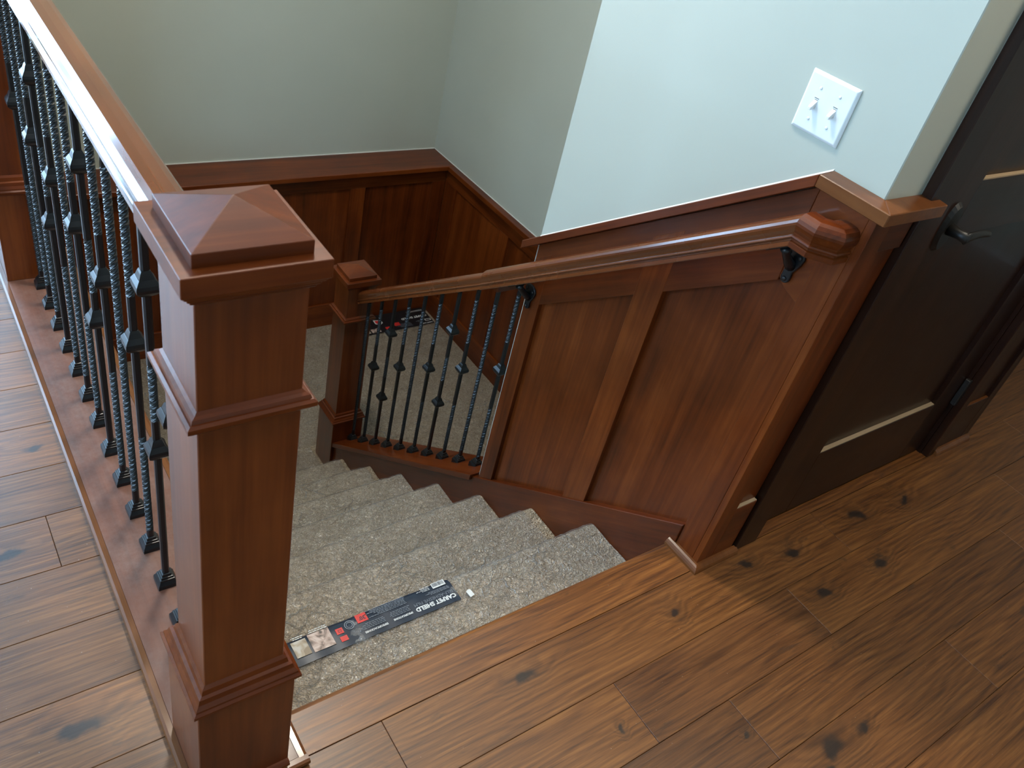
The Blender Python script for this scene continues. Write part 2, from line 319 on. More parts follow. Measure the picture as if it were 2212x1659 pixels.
# ------------------------------------------------------------------ builders
def tag(o, label=None, cat=None, group=None, kind=None):
    if label: o['label'] = label
    if cat: o['category'] = cat
    if group: o['group'] = group
    if kind: o['kind'] = kind
    return o
def adopt(o, parent):
    if parent is not None:
        o.parent = parent
        o.matrix_parent_inverse = WM(parent).inverted()
    return o
def WM(o):
    m = o.matrix_basis.copy()
    return WM(o.parent) @ o.matrix_parent_inverse @ m if o.parent else m
def thing(name, loc, label=None, cat=None, group=None, kind=None):
    o = bpy.data.objects.new(name, None); C.objects.link(o); o.location = loc
    o.empty_display_size = 0.05
    return tag(o, label, cat, group, kind)
class MB:
    def __init__(s): s.v = []; s.f = []
    def add(s, vs, fs):
        b = len(s.v); s.v += [tuple(v) for v in vs]; s.f += [tuple(i+b for i in f) for f in fs]; return s
    def box(s, x0, x1, y0, y1, z0, z1):
        vs = [(x, y, z) for z in (z0, z1) for y in (y0, y1) for x in (x0, x1)]
        return s.add(vs, [(0, 2, 3, 1), (4, 5, 7, 6), (0, 1, 5, 4), (2, 6, 7, 3), (0, 4, 6, 2), (1, 3, 7, 5)])
    def prism(s, poly, axis, a, b):
        """poly in the two other axes (order kept), extruded from a to b along axis"""
        n = len(poly); vs = []
        for t in (a, b):
            for p, q in poly:
                vs.append((t, p, q) if axis == 0 else (p, t, q) if axis == 1 else (p, q, t))
        fs = [tuple(range(n)), tuple(range(2*n-1, n-1, -1))]
        fs += [(i, i+n, (i+1) % n + n, (i+1) % n) for i in range(n)]
        return s.add(vs, fs)
    def loft(s, rings, cap=True):
        n = len(rings[0]); vs = [p for r in rings for p in r]; fs = []
        for k in range(len(rings)-1):
            for i in range(n):
                j = (i+1) % n
                fs.append((k*n+i, k*n+j, (k+1)*n+j, (k+1)*n+i))
        if cap: fs += [tuple(range(n-1, -1, -1)), tuple(range((len(rings)-1)*n, len(rings)*n))]
        return s.add(vs, fs)
    def squares(s, cx, cy, prof):
        return s.loft([[(cx-h, cy-h, z), (cx+h, cy-h, z), (cx+h, cy+h, z), (cx-h, cy+h, z)] for h, z in prof])
    def tube(s, pts, rad, seg=8):
        rings = []
        for i, p in enumerate(pts):
            p = Vector(p); a = Vector(pts[max(0, i-1)]); b = Vector(pts[min(len(pts)-1, i+1)])
            t = (b-a).normalized(); up = Vector((0, 0, 1)) if abs(t.z) < 0.9 else Vector((1, 0, 0))
            u = t.cross(up).normalized(); w = u.cross(t)
            r = rad[i] if isinstance(rad, (list, tuple)) else rad
            rings.append([tuple(p + u*r*math.cos(2*math.pi*k/seg) + w*r*math.sin(2*math.pi*k/seg)) for k in range(seg)])
        return s.loft(rings)
    def build(s, name, mat, parent=None, bevel=0.0, smooth=False, loc=None, seg=1):
        me = bpy.data.meshes.new(name); me.from_pydata(s.v, [], s.f)
        bm = bmesh.new(); bm.from_mesh(me)
        bmesh.ops.recalc_face_normals(bm, faces=bm.faces)
        if bevel:
            es = [e for e in bm.edges if len(e.link_faces) == 2 and e.calc_face_angle(0) > 0.35]
            bmesh.ops.bevel(bm, geom=es, offset=bevel, segments=seg, profile=0.6, affect='EDGES', clamp_overlap=True)
        bm.to_mesh(me); bm.free()
        if smooth:
            for p in me.polygons: p.use_smooth = True
        me.materials.append(mat)
        o = bpy.data.objects.new(name, me); C.objects.link(o)
        if loc: o.location = loc
        return adopt(o, parent)
def box(name, b, mat, parent=None, bevel=0.0, seg=1): return MB().box(*b).build(name, mat, parent, bevel, seg=seg)
def struct(o): o['kind'] = 'structure'; return o

# ================================================================== SETTING
ZL = -1.456                       # lower landing
RISE, RUN, Y0 = 0.182, 0.25, 0.80
WX0, WX1 = 1.475, 1.60            # stair wall thickness
PL = 0.185, 0.390                 # plate under the upper guard

# ---- upper floor: subfloor slabs and planks
def l_slab(mb, x0, x1, y0, y1): mb.box(x0, x1, y0, y1, -0.20, -0.0145)
mb = MB()
l_slab(mb, XL, 4.6, -2.6, 0.70)
l_slab(mb, XL, 0.30, 0.70, YF)
l_slab(mb, 2.86, 4.6, 0.70, YF)
mb.box(1.60, 2.66, 0.70, 1.50, -0.20, -0.016)
floor = struct(mb.build('floor', PAINT))
ROW = 0.155
JOINTS = {-1: [-1.2, 0.55, 1.942, 3.1], -2: [-0.8, 1.040, 1.645, 2.75], -3: [-1.5, 0.25, 1.257, 2.5], -4: [-0.6, 0.7, 1.928, 3.0], -5: [0.1, 1.3, 2.4]}
def plank(x0, x1, y0, y1):
    g = 0.0004
    o = MB().box(x0+g, x1-g, y0+g, y1-g, -0.0145, 0.0).build('plank', FLOOR, floor, bevel=0.0009)
    return o
for k in range(-21, 27):
    y0 = 0.693 + k*ROW; y1 = y0 + ROW
    if y1 > YF: y1 = YF
    spans = [(XL, 4.6)] if k < 0 else [(XL, PL[0]+0.003), (2.84, 4.6)]
    for a, b in spans:
        rr = random.Random(k*7+int(a*10))
        if k in JOINTS: js = [a] + [j for j in JOINTS[k] if a < j < b] + [b]
        elif k == 4 and a < 0: js = [a, -1.3, 0.110, b]
        else:
            js = [a]; x = a + rr.uniform(0.7, 1.7)
            if k == 0 and a > 0: x = b
            while x < b - 0.25: js.append(x); x += rr.uniform(1.1, 2.0)
            js.append(b)
        for p, q in zip(js, js[1:]): plank(p, q, y0, y1)
for a, b in ((1.70, 2.30), (2.30, 2.60)): MB().box(a, b, 0.6935, 0.87, -0.0145, 0.0).build('plank', FLOOR, floor)
# nosing board at the head of the stairs
nz = [(0.694, -0.0145), (0.694, 0.0), (0.784, 0.0), (0.792, -0.003), (0.797, -0.010), (0.795, -0.017), (0.788, -0.021), (0.78, -0.022)]
MB().prism(nz, 0, 0.39, 1.46).build('stair_nosing', FLOOR, floor, bevel=0.0008)

# ---- walls
wall_back = struct(MB().box(0.16, 2.95, 3.99, 4.15, ZL-0.2, CEIL).build('wall_back', PAINT))
wall_lower_right = struct(MB().box(2.650, 2.84, 0.86, 3.99, ZL-0.2, CEIL).build('wall_right', PAINT))
mb = MB()
mb.box(WX0, WX1, 0.715, 1.605, ZL-0.2, CEIL)
mb.box(WX1, 1.70, 0.715, 0.86, -0.2, CEIL).box(2.60, 2.82, 0.715, 0.86, -0.2, CEIL).box(1.70, 2.60, 0.715, 0.86, 2.10, CEIL)
mb.box(WX1, 2.65, 1.485, 1.605, ZL-0.2, CEIL)
wall_stair = struct(mb.build('wall_stair', PAINT, bevel=0.002))
mb = MB().box(0.205, 0.372, 0.70, 4.0, ZL-0.2, -0.02)
mb.box(0.205, 0.360, 3.35, 3.99, -0.02, CEIL)  # unseen upper piece added to block window light from the landing's right wall
wall_well = struct(mb.build('wall_stairwell_left_light_block', PAINT))
mb = MB()
xs = [XL] + [v for w in WIN_FAR for v in w[:2]] + [0.16]
for i in range(0, len(xs), 2): mb.box(xs[i], xs[i+1], YF, YF+0.15, 0, CEIL)
for x0, x1, z0, z1 in WIN_FAR: mb.box(x0, x1, YF, YF+0.15, 0, z0).box(x0, x1, YF, YF+0.15, z1, CEIL)
mb.box(0.16, 0.28, 4.15, YF+0.15, -0.2, CEIL)
wall_far = struct(mb.build('wall_far', PAINT))
mb = MB(); y0, y1, z0, z1 = WIN_LEFT[0]
mb.box(XL-0.15, XL, -2.6, y0, 0, CEIL).box(XL-0.15, XL, y1, YF+0.15, 0, CEIL).box(XL-0.15, XL, y0, y1, 0, z0).box(XL-0.15, XL, y0, y1, z1, CEIL)
wall_left = struct(mb.build('wall_left', PAINT))
wall_front = struct(MB().box(XL, 4.6, -2.75, -2.6, 0, CEIL).build('wall_front', PAINT))
wall_hall = struct(MB().box(4.6, 4.75, -2.75, YF, 0, CEIL).box(2.84, 4.6, YF-0.15, YF, 0, CEIL).build('wall_hall', PAINT))
ceiling = struct(MB().box(XL-0.15, 4.75, -2.75, YF+0.15, CEIL, CEIL+0.12).build('ceiling', WHITE))
floor_lower = struct(MB().box(0.30, 2.66, 2.50, 4.0, ZL-0.25, ZL-0.012).box(1.60, 2.66, 1.55, 2.50, ZL-0.25, ZL-0.012).build('floor_lower', PAINT))

# ---- windows (source of the daylight)
def window(n, horizontal, a0, a1, z0, z1):
    w = struct(thing('window_%d' % n, ((a0+a1)/2 if horizontal else XL, YF if horizontal else (a0+a1)/2, z0)))
    def bar(nm, p0, p1, q0, q1, d0, d1, mat):
        if horizontal: box(nm, (p0, p1, YF+d0, YF+d1, q0, q1), mat, w)
        else: box(nm, (XL-d1, XL-d0, p0, p1, q0, q1), mat, w)
    t = 0.05; mid = (a0+a1)/2; zm = (z0+z1)/2
    for p0, p1, q0, q1 in ((a0, a0+t, z0, z1), (a1-t, a1, z0, z1), (a0+t, a1-t, z0, z0+t), (a0+t, a1-t, z1-t, z1)):
        bar('window_frame', p0, p1, q0, q1, 0.06, 0.12, WZ)
    bar('mullion', mid-0.02, mid+0.02, z0+t, z1-t, 0.07, 0.11, WZ)
    for p0, p1 in ((a0+t, mid-0.02), (mid+0.02, a1-t)):
        bar('pane', p0, p1, z0+t, z1-t, 0.088, 0.092, GLASS)
wn = 0
for w_ in WIN_FAR: wn += 1; window(wn, True, *w_)
for w_ in WIN_LEFT: wn += 1; window(wn, False, *w_)

# ---- wainscot of the stair wall: trim_1
SX = 1.455                       # face of stiles and rails
def zsk(y): return -0.508 - 0.728*(y-1.589)      # top of skirt
def zcap(y): return 1.036 - 0.748*(y-0.835)      # top of raked cap against the wall
t1 = struct(thing('trim_1', (SX, 1.1, -0.2)))
tag(t1, 'reddish brown panelled wainscot with raked cap on the stair side wall')
YN, YE = 0.700, 1.580
def ytop(y): return min(zcap(y), 1.036)
# panels
for a, b in ((0.768, 1.115), (1.180, 1.525)):
    pts = [(a, zsk(a)-0.02), (b, zsk(b)-0.02), (b, zcap(b)-0.06), (max(a, 0.84), zcap(max(a, 0.84))-0.06)]
    if a < 0.84: pts.append((a, 0.95))
    MB().prism(pts, 0, 1.4695, 1.4755).build('panel', WZ, t1)
# stiles
for a, b in ((0.7147, 0.775), (1.106, 1.190), (1.516, YE)):
    pts = [(a, zsk(a)-0.01 if a > 0.8 else -0.02), (b, zsk(b)-0.01 if a > 0.8 else -0.02), (b, ytop(b)-0.075), (a, ytop(a)-0.075)]
    MB().prism(pts, 0, SX, 1.4755).build('stile', WZ, t1, bevel=0.001)
# top rail (raked part and short level part)
MB().prism([(0.8355, 1.006), (YE, zcap(YE)-0.03), (YE, zcap(YE)-0.245), (0.8355, 1.036-0.245)], 0, SX+0.0006, 1.4755).build('top_rail', WS, t1, bevel=0.001)
MB().prism([(0.7147, 1.006), (0.835, 1.006), (0.835, 0.800), (0.815, 0.785), (0.776, 0.772), (0.7147, 0.772)], 0, SX+0.0006, 1.4755).build('top_rail', WS, t1, bevel=0.001)
# skirt board
MB().prism([(0.7755, zsk(0.7755)), (2.66, zsk(2.66)), (2.66, zsk(2.66)-0.42), (0.7755, -0.35)], 0, 1.449, 1.4745).build('skirt_board', WS, t1, bevel=0.0015)
# cap: raked, level, returned round the corner to the door casing
capx = 1.430
def capprof(): return [(0, 0.0), (-0.045, -0.004), (-0.045, -0.030), (-0.020, -0.030), (0, -0.030)]
def sweep_x(mb, ya, za, yb, zb):
    rings = [[(WX0 + u, y, z + w) for u, w in capprof()] for y, z in ((ya, za), (yb, zb))]
    return mb.loft(rings)
sweep_x(MB(), 0.835, 1.038, 1.628, zcap(1.628)).build('raked_cap', WS, t1, bevel=0.0015)
r1 = [(WX0+u, 0.835, 1.038+w) for u, w in capprof()]
r2 = [(WX0+u, 0.715+u, 1.038+w) for u, w in capprof()]
MB().loft([r1, r2]).build('level_cap', WED, t1, bevel=0.0015)
r3 = [(1.632, 0.715+u, 1.038+w) for u, w in capprof()]
MB().loft([r2, r3]).build('return_cap', WED, t1, bevel=0.0015)
# front return beside the door: stile, panel, rails
box('stile', (SX, 1.512, 0.697, 0.7146, 0.0, 1.008), WZ, t1, 0.001)
box('panel', (1.512, 1.596, 0.708, 0.7145, 0.03, 0.99), WZ, t1)
box('bottom_rail', (1.5125, 1.592, 0.6975, 0.7145, 0.0, 0.195), WX, t1, 0.001)
box('panel_ledge', (1.514, 1.590, 0.6985, 0.7075, 0.195, 0.1975), PALE_LEDGE, t1)
box('top_rail', (1.5125, 1.592, 0.6975, 0.7145, 0.93, 1.008), WX, t1, 0.001)
# quarter round at the floor
def qround(n=5, r=0.019):
    return [(0, 0)] + [(r*math.sin(math.pi/2*i/n), r*math.cos(math.pi/2*i/n)) for i in range(n+1)]
qa = [(SX-u, 0.795, w) for u, w in qround()]; qb = [(SX-u, 0.697-u, w) for u, w in qround()]; qc = [(1.604, 0.697-u, w) for u, w in qround()]
MB().loft([qa, qb]).build('shoe_moulding', WED, t1); MB().loft([qb, qc]).build('shoe_moulding', WED, t1)
# caulk lines
MB().loft([[(WX0-u, y, z+w) for u, w in ((0, -0.001), (0, 0.003), (0.003, -0.001))] for y, z in ((0.836, 1.038), (1.604, zcap(1.604)))]).build('caulk_line', CAULK, t1)

# ---- lower wainscot: trim_2 back wall with deep ledge, trim_3 right wall
FY, FX = 3.795, 2.634
ZC = -0.43
t2 = struct(thing('trim_2', (1.6, FY, ZL))); tag(t2, 'dark panelled wainscot with a deep ledge at the foot of the stairs')
box('ledge_cap', (0.375, 2.650, 3.748, 3.99, ZC-0.028, ZC), WX, t2, 0.003)
box('top_rail', (0.375, FX, FY, FY+0.02, -0.545, ZC-0.028), WX, t2, 0.001)
box('base_rail', (0.375, FX, FY, FY+0.02, ZL-0.01, -1.30), WX, t2, 0.001)
for a, b in ((0.375, 0.46), (0.98, 1.07), (1.50, 1.59), (2.02, 2.11), (2.545, FX)):
    box('stile', (a, b, FY+0.0004, FY+0.02, -1.30, -0.545), WZ, t2, 0.001)
for a, b in ((0.455, 0.985), (1.065, 1.505), (1.585, 2.025), (2.105, 2.55)):
    box('panel', (a, b, FY+0.013, FY+0.03, -1.31, -0.535), WZ, t2)
box('caulk_line', (0.375, 2.645, 3.985, 3.9895, ZC, ZC+0.004), CAULK, t2)
t3 = struct(thing('trim_3', (FX, 2.8, ZL))); tag(t3, 'dark panelled wainscot with thin cap on the right wall of the landing')
box('cap', (2.605, 2.650, 1.61, 3.748, ZC-0.028, ZC), WY, t3, 0.002)
box('top_rail', (FX, 2.650, 1.61, 3.795, -0.545, ZC-0.028), WY, t3, 0.001)
box('base_rail', (FX, 2.650, 1.61, 3.795, ZL-0.01, -1.30), WY, t3, 0.001)
for a, b in ((1.61, 1.70), (2.03, 2.13), (2.57, 2.67), (3.117, 3.224), (3.675, 3.795)):
    box('stile', (FX+0.0004, 2.650, a, b, -1.30, -0.545), WZ, t3, 0.001)
for a, b in ((1.69, 2.04), (2.12, 2.58), (2.66, 3.125), (3.215, 3.68)):
    box('panel', (FX+0.011, 2.6495, a, b, -1.31, -0.535), WZ, t3)
MB().box(2.6465, 2.6495, 1.62, 3.985, ZC, ZC+0.004).build('caulk_line', CAULK, t3)
# small white-painted end of the stair wall's face towards the landing needs no trim

# ---- left skirt of the stairs: trim_4
t4 = struct(thing('trim_4', (0.38, 1.6, -0.6))); tag(t4, 'raked skirt board below the upper guard railing')
MB().prism([(0.85, zsk(0.85)), (2.66, zsk(2.66)), (2.66, ZL), (2.3, ZL), (0.85, -0.32)], 0, 0.3725, 0.392).build('skirt_board', WS, t4)

# ---- door_1
d = struct(thing('door_1', (2.16, 0.73, 0.0)))
tag(d, 'two panel door in shade-darkened wood with black lever handle')
DX0, DX1, DY = 1.752, 2.565, 0.726
box('casing', (1.600, 1.694, 0.690, 0.7148, 0, 2.18), DZ, d, 0.002)
box('casing', (2.572, 2.610, 0.690, 0.7148, 0, 2.18), DZ, d, 0.002)
box('head_casing', (1.694, 2.572, 0.690, 0.7148, 2.09, 2.18), DX, d, 0.002)
box('jamb', (1.700, 1.748, 0.714, 0.86, 0, 2.09), DZ, d); box('jamb', (2.568, 2.600, 0.714, 0.86, 0, 2.09), DZ, d)
box('door_stile', (DX0, DX0+0.108, DY, DY+0.035, 0.010, 2.07), DZ, d, 0.001)
box('door_stile', (DX1-0.118, DX1, DY, DY+0.035, 0.010, 2.07), DZ, d, 0.001)
for a, b in ((0.010, 0.238), (0.905, 1.040), (1.96, 2.07)):
    box('door_rail', (DX0+0.108, DX1-0.118, DY, DY+0.035, a, b), DX, d, 0.001)
for a, b in ((0.233, 0.91), (1.035, 1.965)):
    box('door_panel', (DX0+0.10, DX1-0.11, DY+0.014, DY+0.03, a, b), DZ, d)
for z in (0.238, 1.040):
    tag(box('panel_ledge', (DX0+0.109, DX1-0.119, DY+0.0012, DY+0.0135, z, z+0.003), PALE_LEDGE, d), 'pale ledge of the recessed panel')
# lever handle: oval rose, neck and lever
def disc_y(mb, cx, cz, rx, rz, y0, y1, seg=24, taper=1.0):
    a = [(cx+rx*math.cos(2*math.pi*i/seg), y1, cz+rz*math.sin(2*math.pi*i/seg)) for i in range(seg)]
    b = [(cx+rx*taper*math.cos(2*math.pi*i/seg), y0, cz+rz*taper*math.sin(2*math.pi*i/seg)) for i in range(seg)]
    return mb.loft([a, b])
hx, hzz = DX0+0.062, 0.935
hd = disc_y(MB(), hx, hzz, 0.027, 0.060, DY-0.010, DY, taper=0.86).build('door_handle', BRONZE, d, smooth=False)
tag(hd, 'black oval plate lever handle')
MB().tube([(hx, DY-0.008, hzz), (hx, DY-0.035, hzz), (hx, DY-0.056, hzz)], [0.015, 0.011, 0.013], 12).build('handle_neck', BRONZE, hd, smooth=True)
rings = []
for i in range(9):
    t = i/8; x = hx - 0.006 + 0.118*t; z = hzz + 0.004*math.sin(t*3.1) - 0.006*t*t; hh = 0.011*(1-0.55*t) + 0.002; yy = DY-0.053 + 0.006*t
    rings.append([(x, yy - 0.006*math.cos(a), z + hh*math.sin(a)) for a in [2*math.pi*k/10 for k in range(10)]])
MB().loft(rings).build('lever', BRONZE, hd, smooth=True)
hin = box('hinge', (2.556, 2.574, 0.708, 0.7255, 0.215, 0.315), BRONZE, d, 0.002); tag(hin, 'black door hinge')
# ---- panelled strip right of the door: trim_5
t5 = struct(thing('trim_5', (2.71, 0.70, 0))); tag(t5, 'narrow panelled strip in shade-darkened wood beside the door hinges')
box('stile', (2.612, 2.640, 0.697, 0.7145, 0, 1.01), DZ, t5, 0.001); box('stile', (2.785, 2.822, 0.697, 0.7145, 0, 1.01), DZ, t5, 0.001)
box('panel', (2.638, 2.788, 0.708, 0.7145, 0.03, 0.99), DZ, t5)
box('bottom_rail', (2.640, 2.785, 0.6975, 0.7145, 0.0, 0.195), DX, t5, 0.001); box('top_rail', (2.640, 2.785, 0.6975, 0.7145, 0.93, 1.01), DX, t5, 0.001)
box('panel_ledge', (2.641, 2.784, 0.6985, 0.7075, 0.195, 0.197), WED, t5)
MB().loft([[(x, 0.697-u, w) for u, w in qround()] for x in (2.612, 2.83)]).build('shoe_moulding', WED, t5)
box('side_panel', (2.822, 2.838, 0.697, 1.6, 0.0, 1.01), DZ, t5, 0.001)
box('cap', (2.612, 2.845, 0.675, 0.7145, 1.01, 1.038), WED, t5, 0.001)

# ================================================================== STAIRS
st = thing('staircase', (0.92, 0.85, ZL), 'beige carpeted straight staircase going down between wood skirts', 'stairs')
SX0, SX1 = 0.394, 1.4475
def profile(k, n_round=7):
    """(y, z) along tread k then its nose and riser below"""
    zt = -RISE*k; yb = Y0 + RUN*(k-1) - 0.028; yn = Y0 + RUN*k
    pts = []
    nt = 26
    for i in range(nt+1): pts.append((yb + (yn-0.026-yb)*i/nt, zt))
    r = 0.026
    for i in range(1, 13):
        a = math.pi*0.92*i/12
        pts.append((yn-r + r*math.sin(a), zt - r + r*math.cos(a)))
    y, z = pts[-1]
    zb = zt - RISE - 0.004; ye = yn - 0.016
    for i in range(1, 15):
        t = i/14; pts.append((y + (ye-y)*min(1, t*1.6), z + (zb-z)*t))
    return pts
def carpet_d(x, y, z):
    v = Vector((x, y*1.0, z))
    return 0.0022*noise.noise(v*26) + 0.0016*noise.noise(v*70 + Vector((3, 1, 2))) + 0.002*noise.noise(v*7)
def grid_surface(prof, x0, x1, off, amp, nx=150, film=False, x1f=None):
    vs = []; fs = []; n = len(prof)
    nrm = []
    for i in range(n):
        a = prof[max(0, i-1)]; b = prof[min(n-1, i+1)]
        dy, dz = b[0]-a[0], b[1]-a[1]; l = math.hypot(dy, dz) or 1
        nrm.append((-dz/l, dy/l))
    for i, (y, z) in enumerate(prof):
        ny, nz_ = nrm[i]
        for j in range(nx+1):
            x = x0 + (x1-x0)*j/nx
            dd = off + amp*carpet_d(x, y, z)
            if film:
                v = Vector((x*3.0, y*3.0, z*3.0))
                dd += 0.0022*(1-abs(noise.noise(v*11))) + 0.001*noise.noise(Vector((x, y, z))*120)
                if x1f: x_ = x + (x1f(y) if j == nx else 0)
            vs.append((x, y + ny*dd, z + nz_*dd))
    for i in range(n-1):
        for j in range(nx):
            a = i*(nx+1)+j
            fs.append((a, a+1, a+nx+2, a+nx+1))
    return vs, fs
for k in range(1, 8):
    pr_ = profile(k)
    vs, fs = grid_surface(pr_, SX0, SX1, 0.0, 1.0, nx=170)
    o = MB().add(vs, fs).build('carpeted_step', CARPET, st, smooth=True)
    # solid core below the carpet
rs = [(0.785, -0.022)] + [(0.785 - 0.002*i/6, -0.022-0.165*i/6) for i in range(1, 7)]
MB().add(*grid_surface(rs, SX0, SX1, 0.0, 1.0, nx=20)).build('carpeted_riser', CARPET, st, smooth=True)
core = [(0.72, -0.03), (0.775, -0.03)]
for k in range(1, 8):
    core += [(Y0+RUN*(k-1)-0.03, -RISE*k-0.012), (Y0+RUN*k-0.03, -RISE*k-0.012)]
core += [(Y0+RUN*7-0.03, ZL-0.012), (2.0, ZL-0.2), (0.72, -0.4)]
MB().prism(core, 0, SX0+0.001, SX1-0.001).build('stringer_core', WY, st)

# landing carpet
lc = struct(thing('floor_carpet', (1.6, 3.2, ZL))); lc['label'] = 'beige loop carpet on the lower landing'
def flat_grid(x0, x1, y0, y1, z, off, amp, step=0.02, film=False):
    nx = max(2, int((x1-x0)/step)); ny = max(2, int((y1-y0)/step)); vs = []; fs = []
    for i in range(ny+1):
        for j in range(nx+1):
            x = x0+(x1-x0)*j/nx; y = y0+(y1-y0)*i/ny
            dd = off + amp*carpet_d(x, y, z)
            if film: dd += 0.002*(1-abs(noise.noise(Vector((x*20, y*20, 0)))))
            vs.append((x, y, z+dd))
    for i in range(ny):
        for j in range(nx):
            a = i*(nx+1)+j; fs.append((a, a+1, a+nx+2, a+nx+1))
    return vs, fs
mb = MB(); mb.add(*flat_grid(0.394, FX, 2.52, FY, ZL, 0.0, 0.5)); mb.add(*flat_grid(1.60, FX, 1.61, 2.52, ZL, 0.0, 0.5))
mb.build('landing_carpet', CARPET, lc, smooth=True)

# protective film over the carpet
film = thing('protective_film', (0.92, 1.06, -0.18), 'clear crinkled plastic film stuck over the beige stair carpet', 'plastic film')
ends = {1: 1.445, 2: 1.412, 3: 1.440, 4: 1.446, 5: 1.446, 6: 1.425, 7: 1.430}
for k in range(1, 8):
    vs, fs = grid_surface(profile(k), SX0+0.004, ends[k], 0.0028, 1.0, nx=170, film=True)
    MB().add(vs, fs).build('step_film', FILM, film, smooth=True)
vs, fs = flat_grid(0.40, 1.42, 2.56, 2.83, ZL, 0.004, 0.5, 0.012, True); MB().add(vs, fs).build('landing_film', FILM, film, smooth=True)
mb = MB(); mb.add(*flat_grid(0.40, FX-0.01, 2.835, FY-0.01, ZL, 0.006, 0.5, 0.016, True)); mb.add(*flat_grid(1.63, FX-0.01, 1.64, 2.835, ZL, 0.006, 0.5, 0.016, True))
mb.build('landing_film', FILM, film, smooth=True)

# ---- printed labels of the film
FONT = bpy.data.curves.new('probe', 'FONT').font
def text_mesh(name, s, size, origin, mat, parent, flip=True, bold=0.0, zoff=0.0):
    """flat lettering read from the far side: right = -X, up = -Y"""
    cu = bpy.data.curves.new(name, 'FONT'); cu.body = s; cu.size = size; cu.offset = bold; cu.resolution_u = 2
    cu.align_x = 'LEFT'
    tmp = bpy.data.objects.new(name, cu); C.objects.link(tmp)
    dg = bpy.context.evaluated_depsgraph_get(); dg.update()
    me = bpy.data.meshes.new_from_object(tmp.evaluated_get(dg))
    bpy.data.objects.remove(tmp)
    ox, oy, oz = origin
    for v in me.vertices:
        v.co = Vector((ox - v.co.x, oy - v.co.y, oz))
    me.materials.clear(); me.materials.append(mat)
    o = bpy.data.objects.new(name, me); C.objects.link(o)
    return adopt(o, parent)
def quad(name, x0, x1, y0, y1, z, mat, parent, t=0.0003):
    return MB().box(x0, x1, y0, y1, z, z+t).build(name, mat, parent)
# label on the first tread
prof1 = [p for p in profile(1)]
lab = []
for (y, z) in prof1:
    if y >= 0.972 and len(lab) < 40 and z > -RISE-0.036: lab.append((y, z))
lab = [(0.972, -RISE)] + [p for p in lab if p[0] > 0.974]
vs = []; fs = []; NXL = 60
nl = len(lab)
for i, (y, z) in enumerate(lab):
    a = lab[max(0, i-1)]; b = lab[min(nl-1, i+1)]; dy, dz = b[0]-a[0], b[1]-a[1]; l = math.hypot(dy, dz)
    ny, nz_ = -dz/l, dy/l
    for j in range(NXL+1):
        x = 0.505 + 0.440*j/NXL
        dd = 0.0072 + 0.0005*math.sin(x*90 + 8*y)
        sk = 0.0
        vs.append((x + sk, y + ny*dd, z + nz_*dd))
for i in range(nl-1):
    for j in range(NXL):
        a = i*(NXL+1)+j; fs.append((a, a+1, a+NXL+2, a+NXL+1))
lb = MB().add(vs, fs).build('printed_label', NAVY, film, smooth=True)
tag(lb, 'navy printed label strip on the top carpeted step')
ZT = -RISE + 0.0086
text_mesh('label_title', 'CARPET SHIELD', 0.0165, (0.938, 0.996, ZT), WHITEP, lb, bold=0.0007)
text_mesh('label_subtitle', 'SELF-ADHESIVE FILM', 0.0128, (0.938, 1.009, ZT), GREYP, lb)
def lines(x1, y0, n, dy, wmin, wmax, mat, th=0.0016, seed=1):
    r = random.Random(seed)
    mb = MB()
    for i in range(n):
        x = x1 - r.uniform(0, 0.004); end = x1 - r.uniform(wmin, wmax)
        while x > end:
            w = r.uniform(0.004, 0.011); mb.box(max(end, x-w), x, y0+i*dy, y0+i*dy+th, ZT, ZT+0.0003); x -= w + 0.0016
    return mb
lines(0.935, 1.016, 3, 0.0035, 0.04, 0.07, GREYP, seed=3).build('label_small_print', GREYP, lb)
quad('barcode', 0.893, 0.931, 1.030, 1.046, ZT, WHITEP, lb)
mb = MB(); x = 0.8955; rb = random.Random(5)
while x < 0.928:
    w = rb.choice((0.0006, 0.0010, 0.0016)); mb.box(x, x+w, 1.034, 1.0445, ZT+0.0003, ZT+0.0005); x += w + rb.choice((0.0007, 0.0012))
mb.build('barcode_bars', NAVY, lb)
lines(0.886, 1.032, 4, 0.0035, 0.012, 0.042, WHITEP, 0.0012, 9).build('label_small_print', WHITEP, lb)
text_mesh('label_heading', 'SPECIFICATIONS', 0.0072, (0.812, 0.992, ZT), WHITEP, lb, bold=0.0003)
lines(0.812, 0.9985, 4, 0.0042, 0.045, 0.06, GREYP, seed=11).build('label_small_print', GREYP, lb)
text_mesh('label_heading', 'ESPECIFICACIONES', 0.0072, (0.742, 0.990, ZT), WHITEP, lb, bold=0.0003)
lines(0.742, 0.9965, 4, 0.0042, 0.05, 0.075, GREYP, seed=12).build('label_small_print', GREYP, lb)
lines(0.812, 1.021, 6, 0.0040, 0.08, 0.115, GREYP, seed=13).build('label_small_print', GREYP, lb)
quad('red_square', 0.676, 0.704, 1.018, 1.042, ZT, REDP, lb)
text_mesh('label_number', "30'", 0.015, (0.700, 1.034, ZT+0.0004), NAVY, lb, bold=0.0004)
for ra, rb_, nm in ((0.0125, 0.0105, 'round_seal'), (0.008, 0.0065, 'round_seal')):
    mb = MB(); n = 20
    vo = [(0.655+ra*math.cos(2*math.pi*i/n), 1.024+ra*math.sin(2*math.pi*i/n), ZT) for i in range(n)]
    vi = [(0.655+rb_*math.cos(2*math.pi*i/n), 1.024+rb_*math.sin(2*math.pi*i/n), ZT) for i in range(n)]
    mb.add(vo+vi, [(i, (i+1) % n, (i+1) % n+n, i+n) for i in range(n)]); mb.build(nm, GREYP, lb)
